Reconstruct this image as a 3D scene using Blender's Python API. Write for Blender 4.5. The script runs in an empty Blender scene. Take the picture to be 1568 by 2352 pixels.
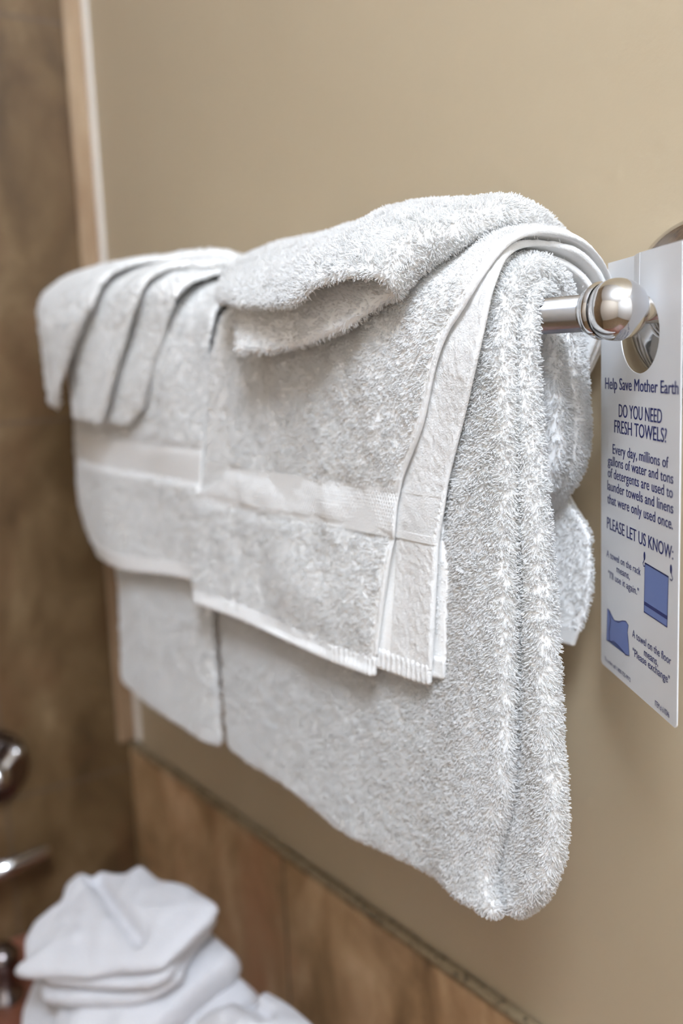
import bpy, bmesh, math
import numpy as np
from mathutils import Vector, Matrix

C = bpy.context.scene.collection
SC = bpy.context.scene
rng = np.random.default_rng(7)

# ------------------------------------------------------------------ camera, world, exposure
# world: x along the towel wall, y into the wall (wall face y = 0, room at y < 0), z up; origin on the towel bar
CAM = np.array([0.39203441, -0.47933645, -0.01781887])
RW = np.array([[0.57784797, 0.10184836, -0.80976455],      # rows: world axes seen from the camera (x right, y down, z forward)
               [0.81517816, -0.12029164, 0.56658141],
               [-0.03970252, -0.9875003, -0.15253484]])
cd = bpy.data.cameras.new('camera')
cam = bpy.data.objects.new('camera', cd)
C.objects.link(cam)
M = Matrix(((RW[0][0], -RW[0][1], -RW[0][2], CAM[0]),
            (RW[1][0], -RW[1][1], -RW[1][2], CAM[1]),
            (RW[2][0], -RW[2][1], -RW[2][2], CAM[2]),
            (0, 0, 0, 1)))
cam.matrix_world = M
cd.sensor_fit = 'HORIZONTAL'
cd.sensor_width = 24.0
cd.lens = 35.048
cd.clip_start = 0.02
cd.dof.use_dof = True
cd.dof.focus_distance = 0.525
cd.dof.aperture_fstop = 3.6
SC.camera = cam

SC.view_settings.view_transform = 'Standard'
SC.view_settings.look = 'None'
SC.view_settings.gamma = 1.0
SC.view_settings.exposure = 0.0
SC.cycles.use_denoising = True
SC.cycles.max_bounces = 16
SC.cycles.diffuse_bounces = 14
SC.cycles.transmission_bounces = 14
SC.cycles.sample_clamp_indirect = 10.0

w = bpy.data.worlds.new('world')
SC.world = w
w.use_nodes = True
w.node_tree.nodes['Background'].inputs[0].default_value = (0.9, 0.95, 1.0, 1)
w.node_tree.nodes['Background'].inputs[1].default_value = 0.05

LAMP_CEILING = 53.0      # emission of the flush ceiling lamp
ROOM = dict(x0=-0.775, x1=1.75, y0=-2.0, z0=-1.38, z1=1.18)


# ------------------------------------------------------------------ helpers: naming
def tag(o, label=None, cat=None, group=None, kind=None):
    if label: o['label'] = label
    if cat: o['category'] = cat
    if group: o['group'] = group
    if kind: o['kind'] = kind
    return o


def empty(name, loc, label, cat, group=None):
    o = bpy.data.objects.new(name, None)
    o.empty_display_size = 0.02
    C.objects.link(o)
    o.location = loc
    return tag(o, label, cat, group)


def link(name, me, mat=None, parent=None):
    o = bpy.data.objects.new(name, me)
    C.objects.link(o)
    if mat: me.materials.append(mat)
    if parent is not None:
        o.parent = parent
        if parent.type == 'EMPTY':
            o.matrix_parent_inverse = Matrix.Translation(parent.location).inverted()
    return o


def quads_mesh(name, V, Q, smooth=True):
    me = bpy.data.meshes.new(name)
    V = np.ascontiguousarray(V, dtype=np.float32)
    Q = np.ascontiguousarray(Q, dtype=np.int32)
    me.vertices.add(len(V)); me.vertices.foreach_set('co', V.ravel())
    me.loops.add(Q.size); me.loops.foreach_set('vertex_index', Q.ravel())
    me.polygons.add(len(Q))
    me.polygons.foreach_set('loop_start', np.arange(len(Q), dtype=np.int32) * Q.shape[1])
    me.polygons.foreach_set('use_smooth', np.full(len(Q), smooth))
    me.update(calc_edges=True)
    return me


def bm_mesh(name, bm, smooth=False):
    me = bpy.data.meshes.new(name)
    bmesh.ops.recalc_face_normals(bm, faces=bm.faces)
    bm.to_mesh(me); bm.free()
    if smooth:
        for p in me.polygons: p.use_smooth = True
    return me


def box_bm(bm, x0, x1, y0, y1, z0, z1, bevel=0.0, seg=2):
    r = bmesh.ops.create_cube(bm, size=1.0)
    for v in r['verts']:
        v.co = Vector(((x0 + x1) / 2 + v.co.x * (x1 - x0), (y0 + y1) / 2 + v.co.y * (y1 - y0), (z0 + z1) / 2 + v.co.z * (z1 - z0)))
    if bevel:
        es = list({e for v in r['verts'] for e in v.link_edges})
        bmesh.ops.bevel(bm, geom=es, offset=bevel, segments=seg, affect='EDGES', profile=0.5)


def lathe(name, prof, origin, axis, seg=64):
    """profile [(along axis, radius)] turned round an axis"""
    ax = np.array(axis, float); ax /= np.linalg.norm(ax)
    h = np.array([0, 0, 1.0]) if abs(ax[2]) < 0.9 else np.array([1.0, 0, 0])
    e1 = np.cross(ax, h); e1 /= np.linalg.norm(e1); e2 = np.cross(ax, e1)
    a = np.linspace(0, 2 * np.pi, seg, endpoint=False)
    ring = np.cos(a)[:, None] * e1 + np.sin(a)[:, None] * e2
    V = np.concatenate([np.array(origin) + ax * t + ring * max(r, 1e-5) for t, r in prof])
    Q = []
    n = len(prof)
    for i in range(n - 1):
        for j in range(seg):
            k = (j + 1) % seg
            Q.append((i * seg + j, i * seg + k, (i + 1) * seg + k, (i + 1) * seg + j))
    return quads_mesh(name, V, np.array(Q))


# ------------------------------------------------------------------ helpers: numbers
def ray(px, py):
    return RW @ np.array([(px - 784.0) / 2289.8, (py - 1176.0) / 2289.8, 1.0])


def at(px, py, d):
    """point seen at a photo pixel, d metres off the towel wall"""
    r = ray(px, py)
    return CAM + r * ((-d - CAM[1]) / r[1])


def atx(px, py, x):
    r = ray(px, py)
    return CAM + r * ((x - CAM[0]) / r[0])


def atz(px, py, z):
    r = ray(px, py)
    return CAM + r * ((z - CAM[2]) / r[2])


def hash3(i, j, k, seed):
    h = (i * 374761393 + j * 668265263 + k * 1274126177 + seed * 974634777) & 0xFFFFFFFF
    h = ((h ^ (h >> 13)) * 1274126177) & 0xFFFFFFFF
    h = (h ^ (h >> 16)) & 0xFFFF
    return h / 65535.0 * 2 - 1


def noise3(P, scale, seed=0):
    p = np.asarray(P, float) / scale
    i = np.floor(p).astype(np.int64); f = p - i
    f = f * f * (3 - 2 * f)
    out = 0
    for a in (0, 1):
        wa = f[..., 0] if a else 1 - f[..., 0]
        for b in (0, 1):
            wb = f[..., 1] if b else 1 - f[..., 1]
            for c in (0, 1):
                wc = f[..., 2] if c else 1 - f[..., 2]
                out = out + wa * wb * wc * hash3(i[..., 0] + a, i[..., 1] + b, i[..., 2] + c, seed)
    return out


def sstep(a, b, x):
    t = np.clip((np.asarray(x, float) - a) / (b - a), 0, 1)
    return t * t * (3 - 2 * t)


# ------------------------------------------------------------------ materials
def mat(name, base=(0.8, 0.8, 0.8), rough=0.5, metal=0.0, **kw):
    m = bpy.data.materials.new(name); m.use_nodes = True
    b = m.node_tree.nodes['Principled BSDF']
    b.inputs['Base Color'].default_value = (*base, 1)
    b.inputs['Roughness'].default_value = rough
    b.inputs['Metallic'].default_value = metal
    for k, v in kw.items():
        b.inputs[k.replace('_', ' ')].default_value = v
    return m, m.node_tree, b


def N(nt, kind, **inp):
    n = nt.nodes.new(kind)
    for k, v in inp.items():
        if k in n.inputs: n.inputs[k].default_value = v
        else: setattr(n, k, v)
    return n


def noise_node(nt, scale, detail=4, vec=None, rough=0.55, dist=0.0):
    n = nt.nodes.new('ShaderNodeTexNoise')
    n.inputs['Scale'].default_value = scale; n.inputs['Detail'].default_value = detail
    n.inputs['Roughness'].default_value = rough; n.inputs['Distortion'].default_value = dist
    if vec is not None: nt.links.new(vec, n.inputs['Vector'])
    return n


def ramp(nt, fac, stops):
    r = nt.nodes.new('ShaderNodeValToRGB')
    e = r.color_ramp.elements
    while len(e) < len(stops): e.new(0.5)
    for k, (p, c) in enumerate(stops):
        e[k].position = p; e[k].color = (*c, 1)
    nt.links.new(fac, r.inputs[0])
    return r


def bump(nt, b, h, strength, dist):
    n = nt.nodes.new('ShaderNodeBump')
    n.inputs['Strength'].default_value = strength; n.inputs['Distance'].default_value = dist
    nt.links.new(h, n.inputs['Height']); nt.links.new(n.outputs[0], b.inputs['Normal'])
    return n


def objvec(nt, scale=(1, 1, 1)):
    tc = nt.nodes.new('ShaderNodeTexCoord'); mp = nt.nodes.new('ShaderNodeMapping')
    mp.inputs['Scale'].default_value = scale
    nt.links.new(tc.outputs['Object'], mp.inputs[0])
    return mp.outputs[0]


def make_materials():
    D = {}
    m, nt, b = mat('white_terry', (0.95, 0.948, 0.94), 0.95)
    b.inputs['Specular IOR Level'].default_value = 0.1
    n1 = noise_node(nt, 700, 3, objvec(nt)); bump(nt, b, n1.outputs[0], 0.5, 0.001)
    D['terry'] = m
    # cotton loops let a good part of the light through
    m, nt, b = mat('white_cotton_loops', (0.985, 0.984, 0.98), 0.95)
    di = nt.nodes.new('ShaderNodeBsdfDiffuse'); di.inputs[0].default_value = (0.985, 0.984, 0.980, 1)
    tr = nt.nodes.new('ShaderNodeBsdfTranslucent'); tr.inputs[0].default_value = (0.985, 0.983, 0.978, 1)
    mx = nt.nodes.new('ShaderNodeMixShader'); mx.inputs[0].default_value = 0.5
    nt.links.new(di.outputs[0], mx.inputs[1]); nt.links.new(tr.outputs[0], mx.inputs[2])
    nt.links.new(mx.outputs[0], nt.nodes['Material Output'].inputs['Surface'])
    nt.nodes.remove(b)
    D['loops'] = m
    # woven cotton of hems and borders: fine ribs
    m, nt, b = mat('white_woven_cotton', (0.80, 0.798, 0.79), 0.9)
    b.inputs['Specular IOR Level'].default_value = 0.15
    v = objvec(nt)
    n1 = noise_node(nt, 900, 2, v)
    bump(nt, b, n1.outputs[0], 0.6, 0.0008)
    D['woven'] = m
    m, nt, b = mat('dimmed_white_cotton', (0.62, 0.62, 0.645), 0.95)  # greyed white: weaker light on the distant pile is put into the colour
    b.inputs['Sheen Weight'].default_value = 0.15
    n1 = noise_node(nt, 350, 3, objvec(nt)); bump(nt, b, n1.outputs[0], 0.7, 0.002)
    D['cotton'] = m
    # painted wall
    m, nt, b = mat('tan_paint', (0.445, 0.36, 0.245), 0.48)
    v = objvec(nt)
    n1 = noise_node(nt, 3.0, 3, v)
    r = ramp(nt, n1.outputs[0], [(0.3, (0.430, 0.347, 0.235)), (0.7, (0.455, 0.370, 0.254))])
    nt.links.new(r.outputs[0], b.inputs['Base Color'])
    n2 = noise_node(nt, 90, 6, v, 0.6)
    bump(nt, b, n2.outputs[0], 0.25, 0.0015)
    D['paint'] = m
    D['sand'] = mat('sand_paint', (0.66, 0.59, 0.50), 0.6)[0]
    D['ceiling'] = mat('ceiling_paint', (0.90, 0.90, 0.90), 0.7)[0]
    D['cream'] = mat('pale_paint', (0.84, 0.835, 0.82), 0.6)[0]

    # slate-look brown tile; grout lines given per surface
    def tile(name, axis_u, u0, du, z0, dz, tint=(1, 1, 1)):
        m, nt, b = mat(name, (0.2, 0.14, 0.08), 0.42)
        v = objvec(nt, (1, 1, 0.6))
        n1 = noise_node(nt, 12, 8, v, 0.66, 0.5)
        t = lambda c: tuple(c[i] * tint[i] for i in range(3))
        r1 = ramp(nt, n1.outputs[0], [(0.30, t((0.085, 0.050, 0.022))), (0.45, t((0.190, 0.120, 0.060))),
                                      (0.57, t((0.265, 0.178, 0.098))), (0.70, t((0.40, 0.29, 0.18)))])
        n2 = noise_node(nt, 4.5, 5, v, 0.55, 1.0)
        r2 = ramp(nt, n2.outputs[0], [(0.50, (0, 0, 0)), (0.72, (0.75, 0.75, 0.75))])
        mx = N(nt, 'ShaderNodeMix', data_type='RGBA')
        nt.links.new(r2.outputs[0], mx.inputs[0])
        nt.links.new(r1.outputs[0], mx.inputs[6])
        mx.inputs[7].default_value = (*t((0.235, 0.115, 0.060)), 1)
        # grout
        tc = nt.nodes.new('ShaderNodeTexCoord'); sp = nt.nodes.new('ShaderNodeSeparateXYZ')
        nt.links.new(tc.outputs['Object'], sp.inputs[0])
        def line(out, o, step):
            a = N(nt, 'ShaderNodeMath', operation='SUBTRACT'); nt.links.new(out, a.inputs[0]); a.inputs[1].default_value = o - step / 2
            c = N(nt, 'ShaderNodeMath', operation='FLOORED_MODULO'); nt.links.new(a.outputs[0], c.inputs[0]); c.inputs[1].default_value = step
            e = N(nt, 'ShaderNodeMath', operation='SUBTRACT'); nt.links.new(c.outputs[0], e.inputs[0]); e.inputs[1].default_value = step / 2
            f = N(nt, 'ShaderNodeMath', operation='ABSOLUTE'); nt.links.new(e.outputs[0], f.inputs[0])
            g = N(nt, 'ShaderNodeMath', operation='LESS_THAN'); nt.links.new(f.outputs[0], g.inputs[0]); g.inputs[1].default_value = 0.0016
            return g.outputs[0]
        g1 = line(sp.outputs[axis_u], u0, du); g2 = line(sp.outputs['Z'], z0, dz)
        mxx = N(nt, 'ShaderNodeMath', operation='MAXIMUM'); nt.links.new(g1, mxx.inputs[0]); nt.links.new(g2, mxx.inputs[1])
        mg = N(nt, 'ShaderNodeMix', data_type='RGBA')
        nt.links.new(mxx.outputs[0], mg.inputs[0]); nt.links.new(mx.outputs[2], mg.inputs[6])
        mg.inputs[7].default_value = (0.105, 0.070, 0.045, 1)
        nt.links.new(mg.outputs[2], b.inputs['Base Color'])
        hs = N(nt, 'ShaderNodeMath', operation='SUBTRACT'); nt.links.new(n1.outputs[0], hs.inputs[0]); nt.links.new(mxx.outputs[0], hs.inputs[1])
        bump(nt, b, hs.outputs[0], 0.3, 0.002)
        return m
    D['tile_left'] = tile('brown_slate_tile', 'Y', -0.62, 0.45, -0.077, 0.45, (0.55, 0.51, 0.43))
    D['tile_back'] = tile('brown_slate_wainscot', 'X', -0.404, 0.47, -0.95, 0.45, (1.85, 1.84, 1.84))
    D['tile_ledge'] = tile('red_brown_slate_tile', 'X', -0.10, 0.335, -3, 9, (0.85, 0.48, 0.50))
    D['tile_floor'] = tile('brown_floor_tile', 'Y', -0.4, 0.45, -3, 9)
    # grout bed with speckles on the top edge of the wainscot
    m, nt, b = mat('shaded_speckled_grout', (0.42, 0.34, 0.21), 0.8)
    n1 = noise_node(nt, 160, 4, objvec(nt), 0.6)
    r = ramp(nt, n1.outputs[0], [(0.36, (0.11, 0.08, 0.045)), (0.47, (0.27, 0.21, 0.125)), (0.7, (0.33, 0.265, 0.165))])  # speckles kept dark: the shadow band above the tile is in the colour
    nt.links.new(r.outputs[0], b.inputs['Base Color'])
    D['grout'] = m
    m, nt, b = mat('tan_tile_edge', (0.44, 0.28, 0.165), 0.5)
    n1 = noise_node(nt, 30, 4, objvec(nt, (1, 1, 0.3)))
    r = ramp(nt, n1.outputs[0], [(0.35, (0.27, 0.17, 0.095)), (0.65, (0.37, 0.26, 0.16))])
    nt.links.new(r.outputs[0], b.inputs['Base Color'])
    D['tile_edge'] = m
    D['caulk'] = mat('pale_caulk', (0.76, 0.72, 0.66), 0.6)[0]
    D['chrome'] = mat('polished_chrome', (0.72, 0.72, 0.73), 0.04, 1.0)[0]
    D['steel'] = mat('grey_chrome', (0.40, 0.40, 0.415), 0.18, 1.0)[0]  # darker and rougher than the polished chrome
    D['dark_chrome'] = mat('dark_chrome', (0.25, 0.22, 0.22), 0.15, 1.0)[0]
    D['card'] = mat('white_plastic_card', (0.77, 0.785, 0.81), 0.42)[0]
    D['ink'] = mat('navy_ink', (0.012, 0.020, 0.16), 0.5)[0]
    D['ink_blue'] = mat('blue_tint_ink', (0.155, 0.22, 0.50), 0.5)[0]
    D['white_metal'] = mat('white_enamel', (0.8, 0.8, 0.8), 0.4)[0]
    for nm, st, col in (('ceiling_lamp_glow', LAMP_CEILING, (0.785, 0.875, 1.0)),):
        m, nt, b = mat(nm, (0.9, 0.9, 0.9), 0.5)
        b.inputs['Emission Color'].default_value = (*col, 1)
        b.inputs['Emission Strength'].default_value = st
        D[nm] = m
    return D


MT = make_materials()


# ------------------------------------------------------------------ the room
def struct(name, bm, m):
    o = link(name, bm_mesh(name, bm), m)
    return tag(o, kind='structure')


def build_room():
    R = ROOM
    t = 0.08
    bm = bmesh.new(); box_bm(bm, R['x0'] - t, R['x1'] + t, 0, t, R['z0'], R['z1']); struct('wall_back', bm, MT['paint'])
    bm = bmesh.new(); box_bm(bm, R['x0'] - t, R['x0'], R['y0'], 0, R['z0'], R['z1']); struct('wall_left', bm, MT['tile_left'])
    bm = bmesh.new(); box_bm(bm, R['x1'], R['x1'] + t, R['y0'], 0, R['z0'], R['z1']); struct('wall_right', bm, MT['cream'])
    bm = bmesh.new(); box_bm(bm, R['x0'] - t, R['x1'] + t, R['y0'] - t, R['y0'], R['z0'], R['z1']); struct('wall_front', bm, MT['sand'])
    bm = bmesh.new(); box_bm(bm, R['x0'] - t, R['x1'] + t, R['y0'] - t, t, R['z0'] - t, R['z0']); struct('floor', bm, MT['tile_floor'])
    bm = bmesh.new(); box_bm(bm, R['x0'] - t, R['x1'] + t, R['y0'] - t, t, R['z1'], R['z1'] + t); struct('ceiling', bm, MT['ceiling'])
    # tile wainscot on the lower towel wall
    bm = bmesh.new(); box_bm(bm, R['x0'], R['x1'], -0.010, 0.0, R['z0'], -0.503); struct('wall_lower', bm, MT['tile_back'])
    bm = bmesh.new(); box_bm(bm, R['x0'], R['x1'], -0.0095, 0.0, -0.503, -0.495, 0.0035, 3); struct('trim_1', bm, MT['grout'])
    # corner: tile edge strip on the tiled wall and pale caulk strip on the painted wall
    bm = bmesh.new(); box_bm(bm, R['x0'], R['x0'] + 0.007, -0.026, 0.0, -0.492, R['z1'], 0.003, 3); struct('trim_2', bm, MT['tile_edge'])
    bm = bmesh.new(); box_bm(bm, R['x0'] + 0.006, R['x0'] + 0.018, -0.004, 0.0, -0.492, R['z1'], 0.0018, 3); struct('trim_3', bm, MT['caulk'])
    # tiled ledge in the corner
    bm = bmesh.new(); box_bm(bm, R['x0'], 0.45, -0.36, -0.010, R['z0'], -0.70, 0.006, 3); struct('trim_4', bm, MT['tile_ledge'])

    # opal globe lamp under the ceiling
    L = np.array([0.74, -0.70, R['z1']])
    e = empty('ceiling_lamp', L, 'round opal globe lamp glowing under the bathroom ceiling', 'lamp')
    link('canopy', lathe('canopy', [(0, 0.0), (0, 0.07), (0.015, 0.07), (0.02, 0.05), (0.07, 0.05), (0.07, 0.0)], L, (0, 0, -1)), MT['white_metal'], e)
    a = np.linspace(0, np.pi, 30)
    link('globe', lathe('globe', [(0.24 - 0.19 * math.cos(t), 0.19 * math.sin(t)) for t in a], L, (0, 0, -1)), MT['ceiling_lamp_glow'], e)


build_room()


# ------------------------------------------------------------------ towel bar
BX = 0.060          # x of the near post
def build_bar():
    e = empty('towel_bar', (0, 0, 0), 'chrome towel bar on two ball-ended wall posts', 'towel bar')
    link('bar', lathe('bar', [(0, 0.0), (0, 0.0095), (0.735, 0.0095), (0.735, 0)], (-0.683, -0.075, 0), (1, 0, 0), 48), MT['steel'], e)
    for x, sg in ((BX, -1), (-0.68, 1)):
        o = (x, 0, 0.0005)
        link('wall_flange', lathe('wall_flange', [(0.0, 0.0475), (0.004, 0.048), (0.0075, 0.0465), (0.010, 0.043), (0.0125, 0.036), (0.0155, 0.026),
                                                  (0.020, 0.017), (0.027, 0.011), (0.031, 0.0085)], (o[0] - 0.002, 0, 0.002), (0, -1, 0), 96), MT['chrome'], e)
        link('post', lathe('post', [(0.026, 0.0072), (0.062, 0.0072), (0.064, 0.0072)], o, (0, -1, 0), 48), MT['chrome'], e)
        a = np.linspace(-np.pi / 2, np.pi / 2, 40)
        c = np.array([o[0], -0.075, o[2]])
        prof = [(0.0155 * math.sin(t), 0.0155 * math.cos(t)) for t in a]
        link('ball', lathe('ball', prof, c, (0, -1, 0), 96), MT['chrome'], e)
        # stepped collar where the bar enters the ball
        link('collar', lathe('collar', [(0.0085, 0.0136), (0.0105, 0.0146), (0.0125, 0.0140), (0.0132, 0.0126), (0.0145, 0.0128), (0.0162, 0.0120),
                                        (0.0168, 0.0104), (0.0185, 0.0100), (0.019, 0.0090)], c, (sg, 0, 0), 64), MT['chrome'], e)


build_bar()


# ------------------------------------------------------------------ door-hanger card on the post
SD = np.array([0.85909752, -0.51181192, 0.0])       # along the card
SN = np.array([-0.51181192, -0.85909752, 0.0])      # out of the printed face
SP = np.array([BX, -0.0555, 0.0])


def sg(px, py):
    r = ray(px, py)
    q = CAM + r * (np.dot(SP - CAM, SN) / np.dot(r, SN))
    return np.dot(q - SP, SD), q[2]


def s3(a, z, off=0.0):
    return SP + SD * a + np.array([0, 0, z]) + SN * off


def build_card():
    e = empty('towel_notice', (BX, -0.05, -0.1), 'white plastic towel notice with blue print hanging on the chrome post', 'sign')
    aL, zT = sg(1380, 603); aR, _ = sg(1567, 554); _, zB = sg(1549, 1672)
    zT = 0.5 * (zT + sg(1567, 554)[1])
    hc = 0.5 * (sg(1425, 770)[0] + sg(1514, 765)[0]); hr = 0.5 * (sg(1514, 765)[0] - sg(1425, 770)[0])
    zb = sg(1472, 858)[1]; ztop = 0.0088
    hz = 0.5 * (zb + ztop); hrz = 0.5 * (ztop - zb)
    sl = hc + 0.0005
    # card outline with the slit running into the hole
    P = [(aL, zT), (sl - 0.0003, zT)]
    n = 72
    for k in range(n + 1):
        t = np.pi / 2 + 0.02 + (2 * np.pi - 0.04) * k / n
        P.append((hc + hr * math.cos(t), hz + hrz * math.sin(t)))
    P.append((sl + 0.0003, zT)); P.append((aR, zT))
    for k in range(7):
        t = -k / 6 * np.pi / 2; P.append((aR - 0.003 + 0.003 * math.cos(t), zB + 0.003 + 0.003 * math.sin(t)))
    for k in range(7):
        t = -np.pi / 2 - k / 6 * np.pi / 2; P.append((aL + 0.003 + 0.003 * math.cos(t), zB + 0.003 + 0.003 * math.sin(t)))
    bm = bmesh.new()
    vs = [bm.verts.new((a, z, 0)) for a, z in P]
    f = bm.faces.new(vs)
    bmesh.ops.triangulate(bm, faces=[f])
    for z in np.linspace(zB, zT, 22)[1:-1]:
        bmesh.ops.bisect_plane(bm, geom=bm.verts[:] + bm.edges[:] + bm.faces[:], plane_co=(0, z, 0), plane_no=(0, 1, 0))
    for a in np.linspace(aL, aR, 12)[1:-1]:
        bmesh.ops.bisect_plane(bm, geom=bm.verts[:] + bm.edges[:] + bm.faces[:], plane_co=(a, 0, 0), plane_no=(1, 0, 0))
    r = bmesh.ops.extrude_face_region(bm, geom=bm.faces[:])
    top = [g for g in r['geom'] if isinstance(g, bmesh.types.BMVert)]
    tops = set(top)
    for v in bm.verts:
        a, z = v.co.x, v.co.y
        off = 0.0 if v in tops else -0.0006
        # left tongue beside the slit leans back a little
        fl = sstep(0.0, 0.03, z - hz) * sstep(0, -0.02, a - sl) if a < sl else 0.0
        off -= 0.004 * fl
        v.co = Vector(s3(a, z, off))
    o = link('card', bm_mesh('card', bm), MT['card'], e)

    # ---- printing
    def text_mesh(body, bold):
        cu = bpy.data.curves.new('text', 'FONT'); cu.body = body; cu.size = 1.0; cu.offset = 0.0; cu.resolution_u = 3
        ob = bpy.data.objects.new('text', cu); C.objects.link(ob)
        bpy.context.view_layer.update()
        dg = bpy.context.evaluated_depsgraph_get()
        me = bpy.data.meshes.new_from_object(ob.evaluated_get(dg))
        bpy.data.objects.remove(ob); bpy.data.curves.remove(cu)
        V = np.array([v.co[:2] for v in me.vertices]); F = [tuple(p.vertices) for p in me.polygons]
        bpy.data.meshes.remove(me)
        return V, F

    def lines(name, rows, bold=0.012, label=None):
        VV, FF = [], []; k = 0
        for body, (pl, pr), h in rows:
            # pl, pr: left / right end of the line on its x-height middle; h: cap height in metres
            V, F = text_mesh(body, bold)
            a0, z0 = sg(*pl); a1, z1 = sg(*pr)
            x0, x1 = V[:, 0].min(), V[:, 0].max()
            X = a0 + (V[:, 0] - x0) / (x1 - x0) * (a1 - a0)
            Z = 0.5 * (z0 + z1) + (V[:, 1] - 0.36) * h / 0.72
            em = (a1 - a0) / (x1 - x0)
            for q, dx in enumerate((-bold, 0.0, bold)):
                VV += [s3(a + dx * em, z, 0.00012 + q * 0.00001) for a, z in zip(X, Z)]
                FF += [tuple(i + k for i in f) for f in F]; k += len(V)
        me = bpy.data.meshes.new(name); me.from_pydata([tuple(v) for v in VV], [], FF); me.update()
        ob = link(name, me, MT['ink'], e)
        if label: ob['label'] = label
        return ob
    lines('heading', [('Help Save Mother Earth', ((1390, 880), (1558, 889)), 0.0066)], 0.022)
    lines('question', [('DO YOU NEED', ((1421, 945), (1520, 952)), 0.0074), ('FRESH TOWELS?', ((1411, 982), (1531, 995)), 0.0074)], 0.022)
    lines('paragraph', [('Every day, millions of', ((1407, 1034), (1535, 1057)), 0.0058),
                        ('gallons of water and tons', ((1396, 1060), (1546, 1093)), 0.0058),
                        ('of detergents are used to', ((1396, 1086), (1545, 1128)), 0.0058),
                        ('launder towels and linens', ((1395, 1116), (1546, 1163)), 0.0058),
                        ('that were only used once.', ((1395, 1146), (1545, 1200)), 0.0058)], 0.018)
    lines('request', [('PLEASE LET US KNOW:', ((1394, 1203), (1546, 1265)), 0.0070)], 0.022)
    lines('rack_caption', [('A towel on the rack', ((1393, 1271), (1471, 1311)), 0.0042), ('means,', ((1416, 1306), (1446, 1322)), 0.0042),
                           ('"I\'ll use it again."', ((1397, 1320), (1467, 1357)), 0.0042)], 0.014)
    lines('floor_caption', [('A towel on the floor', ((1452, 1455), (1541, 1516)), 0.0044), ('means,', ((1479, 1498), (1511, 1519)), 0.0044),
                            ('"Please exchange"', ((1453, 1498), (1538, 1560)), 0.0044)], 0.014)
    lines('small_print', [('To order call 1-800-755-9972', ((1389, 1513), (1448, 1560)), 0.0024)], 0.008)
    lines('item_number', [('ITEM # 610346', ((1504, 1612), (1537, 1644)), 0.0032)], 0.008)

    # ---- pictures: towel on a rack, towel on the floor
    def poly(pts, off, m, nm, parent):
        bm = bmesh.new()
        vs = [bm.verts.new(s3(a, z, off)) for a, z in pts]
        bm.faces.new(vs); bmesh.ops.triangulate(bm, faces=bm.faces[:])
        return link(nm, bm_mesh(nm, bm), m, parent)

    def stroke(pts, wd, off, closed=False):
        bm = bmesh.new()
        pts = [np.array(p) for p in pts]
        if closed: pts = pts + [pts[0], pts[1]]
        prev = None
        for i, p in enumerate(pts):
            q0 = pts[max(i - 1, 0)]; q1 = pts[min(i + 1, len(pts) - 1)]
            t = q1 - q0; t = t / (np.linalg.norm(t) + 1e-9); nn = np.array([-t[1], t[0]]) * wd / 2
            cur = (bm.verts.new(s3(*(p + nn), off)), bm.verts.new(s3(*(p - nn), off)))
            if prev: bm.faces.new((prev[0], prev[1], cur[1], cur[0]))
            prev = cur
        return bm
    TL, TR, BR, BL = sg(1481, 1293), sg(1535, 1325), sg(1532, 1440), sg(1479, 1405)
    lerp = lambda p, q, t: (p[0] + (q[0] - p[0]) * t, p[1] + (q[1] - p[1]) * t)
    pic = poly([TL, TR, BR, BL], 0.00010, MT['ink_blue'], 'rack_picture', e)
    pic['label'] = 'printed blue towel hanging on a rack'
    bm = stroke([TL, TR, BR, BL], 0.0008, 0.00014, True)
    link('outline', bm_mesh('outline', bm), MT['ink'], pic)
    poly([lerp(TL, BL, 0.78), lerp(TR, BR, 0.78), lerp(TR, BR, 0.855), lerp(TL, BL, 0.855)], 0.00014, MT['ink'], 'dark_stripe', pic)
    for cx, cz, sx in ((*sg(1480, 1277), 1), (*sg(1541, 1307), -1)):
        pts = [(cx + 0.0013 * math.cos(t), cz + 0.0023 * math.sin(t)) for t in np.linspace(0, 2 * np.pi, 20, endpoint=False)]
        poly(pts, 0.00014, MT['ink'], 'hook_plate', pic)
        bm = stroke([(cx, cz), (cx - 0.0014 * sx * 0.6, cz - 0.003), (cx - 0.0022 * sx, cz - 0.0042), (cx - 0.001 * sx, cz - 0.0056), (cx + 0.0012 * sx, cz - 0.0052)], 0.0007, 0.00014)
        link('hook', bm_mesh('hook', bm), MT['ink'], pic)
    flag_px = [(1395, 1398), (1401, 1405), (1404, 1416), (1411, 1425), (1420, 1429), (1429, 1426), (1437, 1427), (1443, 1436), (1441, 1452),
               (1443, 1475), (1445, 1506), (1437, 1504), (1426, 1490), (1417, 1480), (1409, 1473), (1403, 1474), (1393, 1470), (1394, 1440)]
    fp = [sg(*p) for p in flag_px]
    pic = poly(fp, 0.00010, MT['ink_blue'], 'floor_picture', e)
    pic['label'] = 'printed blue towel lying crumpled'
    bm = stroke(fp, 0.0006, 0.00014, True); link('outline', bm_mesh('outline', bm), MT['ink'], pic)
    bm = stroke([sg(1399, 1404), sg(1402, 1425), sg(1399, 1450), sg(1400, 1472)], 0.0013, 0.00014); link('dark_stripe', bm_mesh('dark_stripe', bm), MT['ink'], pic)


build_card()


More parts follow.
